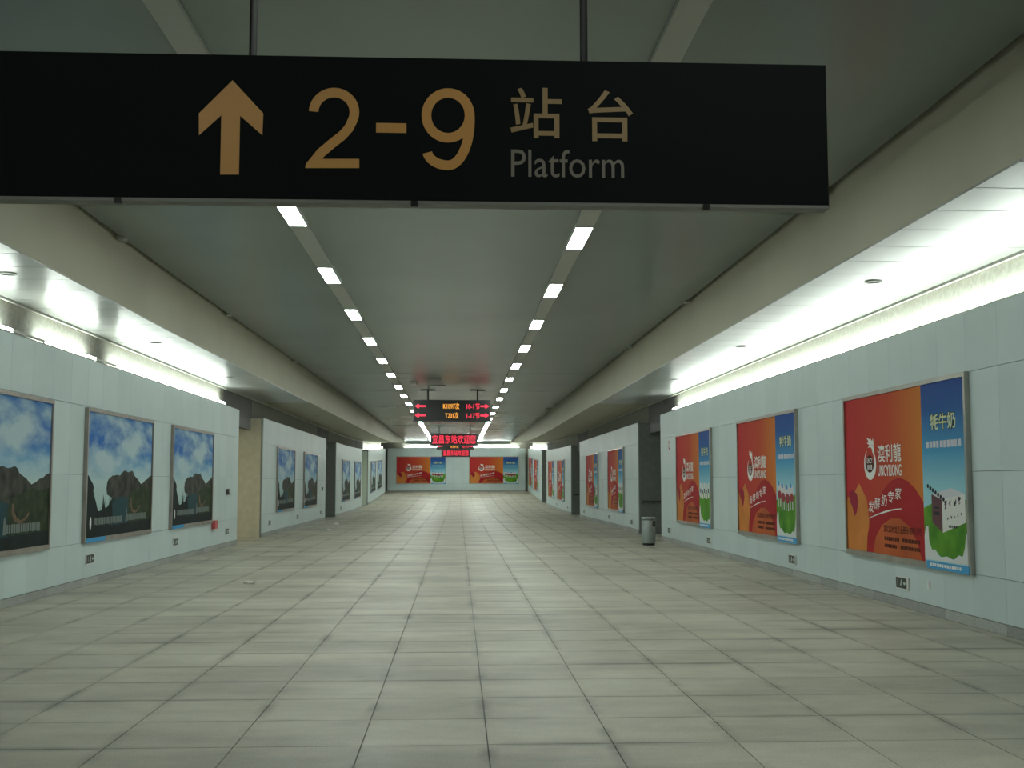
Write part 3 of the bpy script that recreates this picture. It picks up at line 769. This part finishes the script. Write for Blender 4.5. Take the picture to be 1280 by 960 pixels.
# right wall, nearest first : (centre y, variant, label)
RP = [(15.15, 0, 'red milk poster with white carton, nearest on right wall'),
      (21.90, 1, 'red milk poster with red and white herd, second on right wall'),
      (28.72, 2, 'red milk poster with row of cartons, third on right wall'),
      (42.95, 2, 'red milk poster just beyond the first dark opening on right wall'),
      (50.55, 0, 'red milk poster just before the second dark opening on right wall'),
      (66.05, 1, 'red milk poster just beyond the second dark opening on right wall'),
      (72.95, 0, 'red milk poster just before the third dark opening on right wall'),
      (86.90, 2, 'red milk poster just beyond the third dark opening on right wall'),
      (93.55, 0, 'red milk poster at the far end of right wall')]
for y, v, lab in RP:
    r = ramp(y); th = math.atan(slope(y))
    place(ADS[v], (XR-.001, y+PW/2, .595+r+slope(y)*PW/2), (0, th, -math.pi/2), lab, 'red milk posters')
LP = [(15.12, 'mountain lake poster cut by the left edge of the picture'),
      (20.68, 'mountain lake poster with blue frame sticker, second on left wall'),
      (26.23, 'mountain lake poster, third on left wall beside the small red box'),
      (40.25, 'mountain lake poster just beyond the beige opening on left wall'),
      (46.85, 'mountain lake poster just before the dark opening on left wall'),
      (61.60, 'mountain lake poster just beyond the dark opening on left wall'),
      (68.70, 'mountain lake poster just before the pale opening on left wall'),
      (81.30, 'mountain lake poster just beyond the pale opening on left wall'),
      (87.90, 'mountain lake poster at the far end of left wall')]
for y, lab in LP:
    r = ramp(y); th = -math.atan(slope(y))
    place(VIEW, (XL+.001, y-2.0, .69+r-slope(y)*2.0), (0, th, math.pi/2), lab, 'mountain lake posters')
place(ADS[1], (-5.28, YE-.001, RF+.62), (0, 0, 0), 'red milk poster on the far end wall, left one', 'red milk posters')
place(ADS[1], (.92, YE-.001, RF+.62), (0, 0, 0), 'red milk poster on the far end wall, right one', 'red milk posters')

# ================================================================== SMALL WALL FITTINGS
def exit_sign():
    e = empty('exit_sign'); w, h = .42, .165
    obj('plate', MB().box(-w/2, w/2, -.022, 0, -h/2, h/2), 'plate_white', e)
    f = obj('face', MB().box(-w/2+.014, w/2-.05, -.026, -.0225, -h/2+.014, h/2-.014), 'exit_black', e)
    m = MB(); y = -.0275
    m.poly([(.06,.0),(.10,.034),(.10,.012),(.135,.012),(.135,-.012),(.10,-.012),(.10,-.034)], y)
    m.poly(ell(-.01, .038, .013, .013, n=10), y)
    m.poly([(-.03,.022),(.0,.026),(.035,.0),(.030,-.008),(.002,.010),(-.008,-.012),(.02,-.03),(.012,-.058),(.0,-.056),(.004,-.034),(-.028,-.018),(-.05,-.045),(-.06,-.038),(-.035,-.005)], y)
    obj('symbol', m, 'exit_white', f)
    obj('doorway_symbol', MB().rect(-.14, -.128, -.045, .045, y), 'exit_white', f)
    return e
EX = exit_sign()
exr = [(15.19, .325, 'low black exit sign under the nearest red poster'), (20.24, .305, 'low black exit sign under the second red poster'), (27.0, .305, 'low black exit sign under the third red poster'),
       (32.1, .335, 'low exit sign beside the first right opening'), (39.1, .33, 'low exit sign just beyond the first right opening'), (45.0, .33, 'low exit sign between the two middle right posters'), (53.9, .33, 'low exit sign just before the second right opening'),
       (62.0, .33, 'low exit sign just beyond the second right opening'), (68.9, .33, 'low exit sign midway between second and third right openings')]
exl = [(19.12, .425, 'low exit sign under second mountain poster'), (24.8, .41, 'low exit sign under third mountain poster'), (30.25, .41, 'low exit sign beside the beige opening'),
       (37.0, .40, 'low exit sign just beyond the beige opening'), (43.4, .40, 'low exit sign between the two middle left posters'), (50.6, .38, 'low exit sign just before the dark left opening'), (59.3, .38, 'low exit sign just beyond the dark left opening')]
for y, z, lab in exr:
    o = EX if lab is exr[0][2] else copy_tree(EX)
    o.location = (XR-.001, y, z+ramp(y)); o.rotation_euler = (0, 0, -math.pi/2); o['label'] = lab; o['category'] = 'exit sign'; o['group'] = 'low exit signs'
for y, z, lab in exl:
    o = copy_tree(EX); o.location = (XL+.001, y, z+ramp(y)); o.rotation_euler = (0, 0, math.pi/2); o['label'] = lab; o['category'] = 'exit sign'; o['group'] = 'low exit signs'

sw = empty('wall_switch', (XR-.001, 14.35, .37), (0, 0, -math.pi/2), label='tiny white switch plate right of the nearest exit sign', cat='switch')
obj('plate', MB().box(-.035, .035, -.012, 0, -.05, .05), 'plate_white', sw); obj('rocker', MB().box(-.018, .018, -.017, -.0125, -.03, .03), 'white_print', sw)
nd = empty('round_notice', (XR-.001, 32.05, 2.72), (0, 0, -math.pi/2), label='small round red-rimmed notice above the right opening exit sign', cat='notice')
obj('disc', MB().add([(.12*a, -.008, .12*b) for a, b in ring]+[(.12*a, 0, .12*b) for a, b in ring], [tuple(range(n-1, -1, -1))]+[(i, (i+1)%n, n+(i+1)%n, n+i) for i in range(n)]), 'red_box', nd)
obj('centre', MB().poly([(.08*a, .08*b) for a, b in ring][::-1], -.0095), 'plate_white', nd)
rb = empty('red_wall_box', (XL+.001, 28.55, .64), (0, 0, math.pi/2), label='small red box at lower corner of third mountain poster', cat='box')
obj('body', MB().box(-.17, .17, -.09, 0, -.10, .10), 'red_box', rb); obj('lid', MB().box(-.15, .15, -.097, -.0905, -.08, .08), 'red_box', rb)
for y, z, lab in ((30.2, 1.43, 'small dark call box beside the beige opening'), (51.0, 1.40, 'small dark call box before the dark left opening')):
    q = empty('call_box', (XL+.001, y, z), (0, 0, math.pi/2), label=lab, cat='call box', group='dark call boxes on left wall')
    obj('body', MB().box(-.10, .10, -.06, 0, -.075, .075), 'switch_dark', q); obj('button', MB().box(-.03, .03, -.066, -.0605, -.03, .03), 'plate_white', q)

# ================================================================== LITTER BIN
bn = empty('litter_bin', (5.10, 30.65, 0), label='pale grey metal litter bin beside the first right opening', cat='bin')
def lathe(prof, n=28):
    m = MB()
    vs = [(r*math.cos(2*math.pi*i/n), r*math.sin(2*math.pi*i/n), z) for r, z in prof for i in range(n)]
    fs = [(k*n+i, k*n+(i+1)%n, (k+1)*n+(i+1)%n, (k+1)*n+i) for k in range(len(prof)-1) for i in range(n)]
    fs += [tuple(range(n-1, -1, -1)), tuple(range((len(prof)-1)*n, len(prof)*n))]
    return m.add(vs, fs)
obj('base', lathe([(.155, 0), (.165, .01), (.165, .055), (.15, .06)]), 'black', bn)
obj('body', lathe([(.178, .061), (.182, .07), (.182, .66), (.176, .668)]).mesh('b', True), 'bin_metal', bn)
obj('collar', lathe([(.17, .669), (.17, .683)]), 'black', bn)
obj('top', lathe([(.182, .684), (.186, .69), (.186, .735), (.17, .75), (.05, .755)]).mesh('b', True), 'bin_metal', bn)
hp = MB(); pts = ell(0, 0, 1, 1, n=24); vs = []
for a, b in pts:
    ang = math.radians(-42) + a*.40; vs.append((.1845*math.cos(ang), .1845*math.sin(ang), .575+b*.085))
hp.add(vs + [(.1845*math.cos(math.radians(-42)), .1845*math.sin(math.radians(-42)), .575)], [(i, (i+1) % 24, 24) for i in range(24)])
obj('opening', hp, 'hole', bn)

# ================================================================== LITTER ON THE FLOOR
def scrap(x, y, sx, sy, h, rz, lab, seed):
    r = random.Random(seed); m = MB(); k = 9
    vs = []
    for j in range(k):
        for i in range(k):
            u, v = i/(k-1)-.5, j/(k-1)-.5
            e = 1-.25*r.random() if i in (0, k-1) or j in (0, k-1) else 1
            vs.append((u*sx*e, v*sy*e, h*(.15+.85*r.random())*(1-1.2*(u*u+v*v))))
    m.add(vs, [(j*k+i, j*k+i+1, (j+1)*k+i+1, (j+1)*k+i) for j in range(k-1) for i in range(k-1)])
    obj('paper_scrap', m, 'paper', None, (x, y, ramp(y)+.001), (0, 0, rz), label=lab, cat='litter', group='paper scraps on the floor')
scrap(-3.47, 19.38, .20, .13, .05, .3, 'crumpled white paper scrap on floor before second mountain poster', 1)
scrap(-4.53, 40.77, .22, .2, .07, .8, 'small white paper scrap on floor beyond the beige opening', 2)
scrap(-4.76, 45.35, .24, .26, .14, .1, 'crumpled paper ball on floor before the dark left opening', 3)
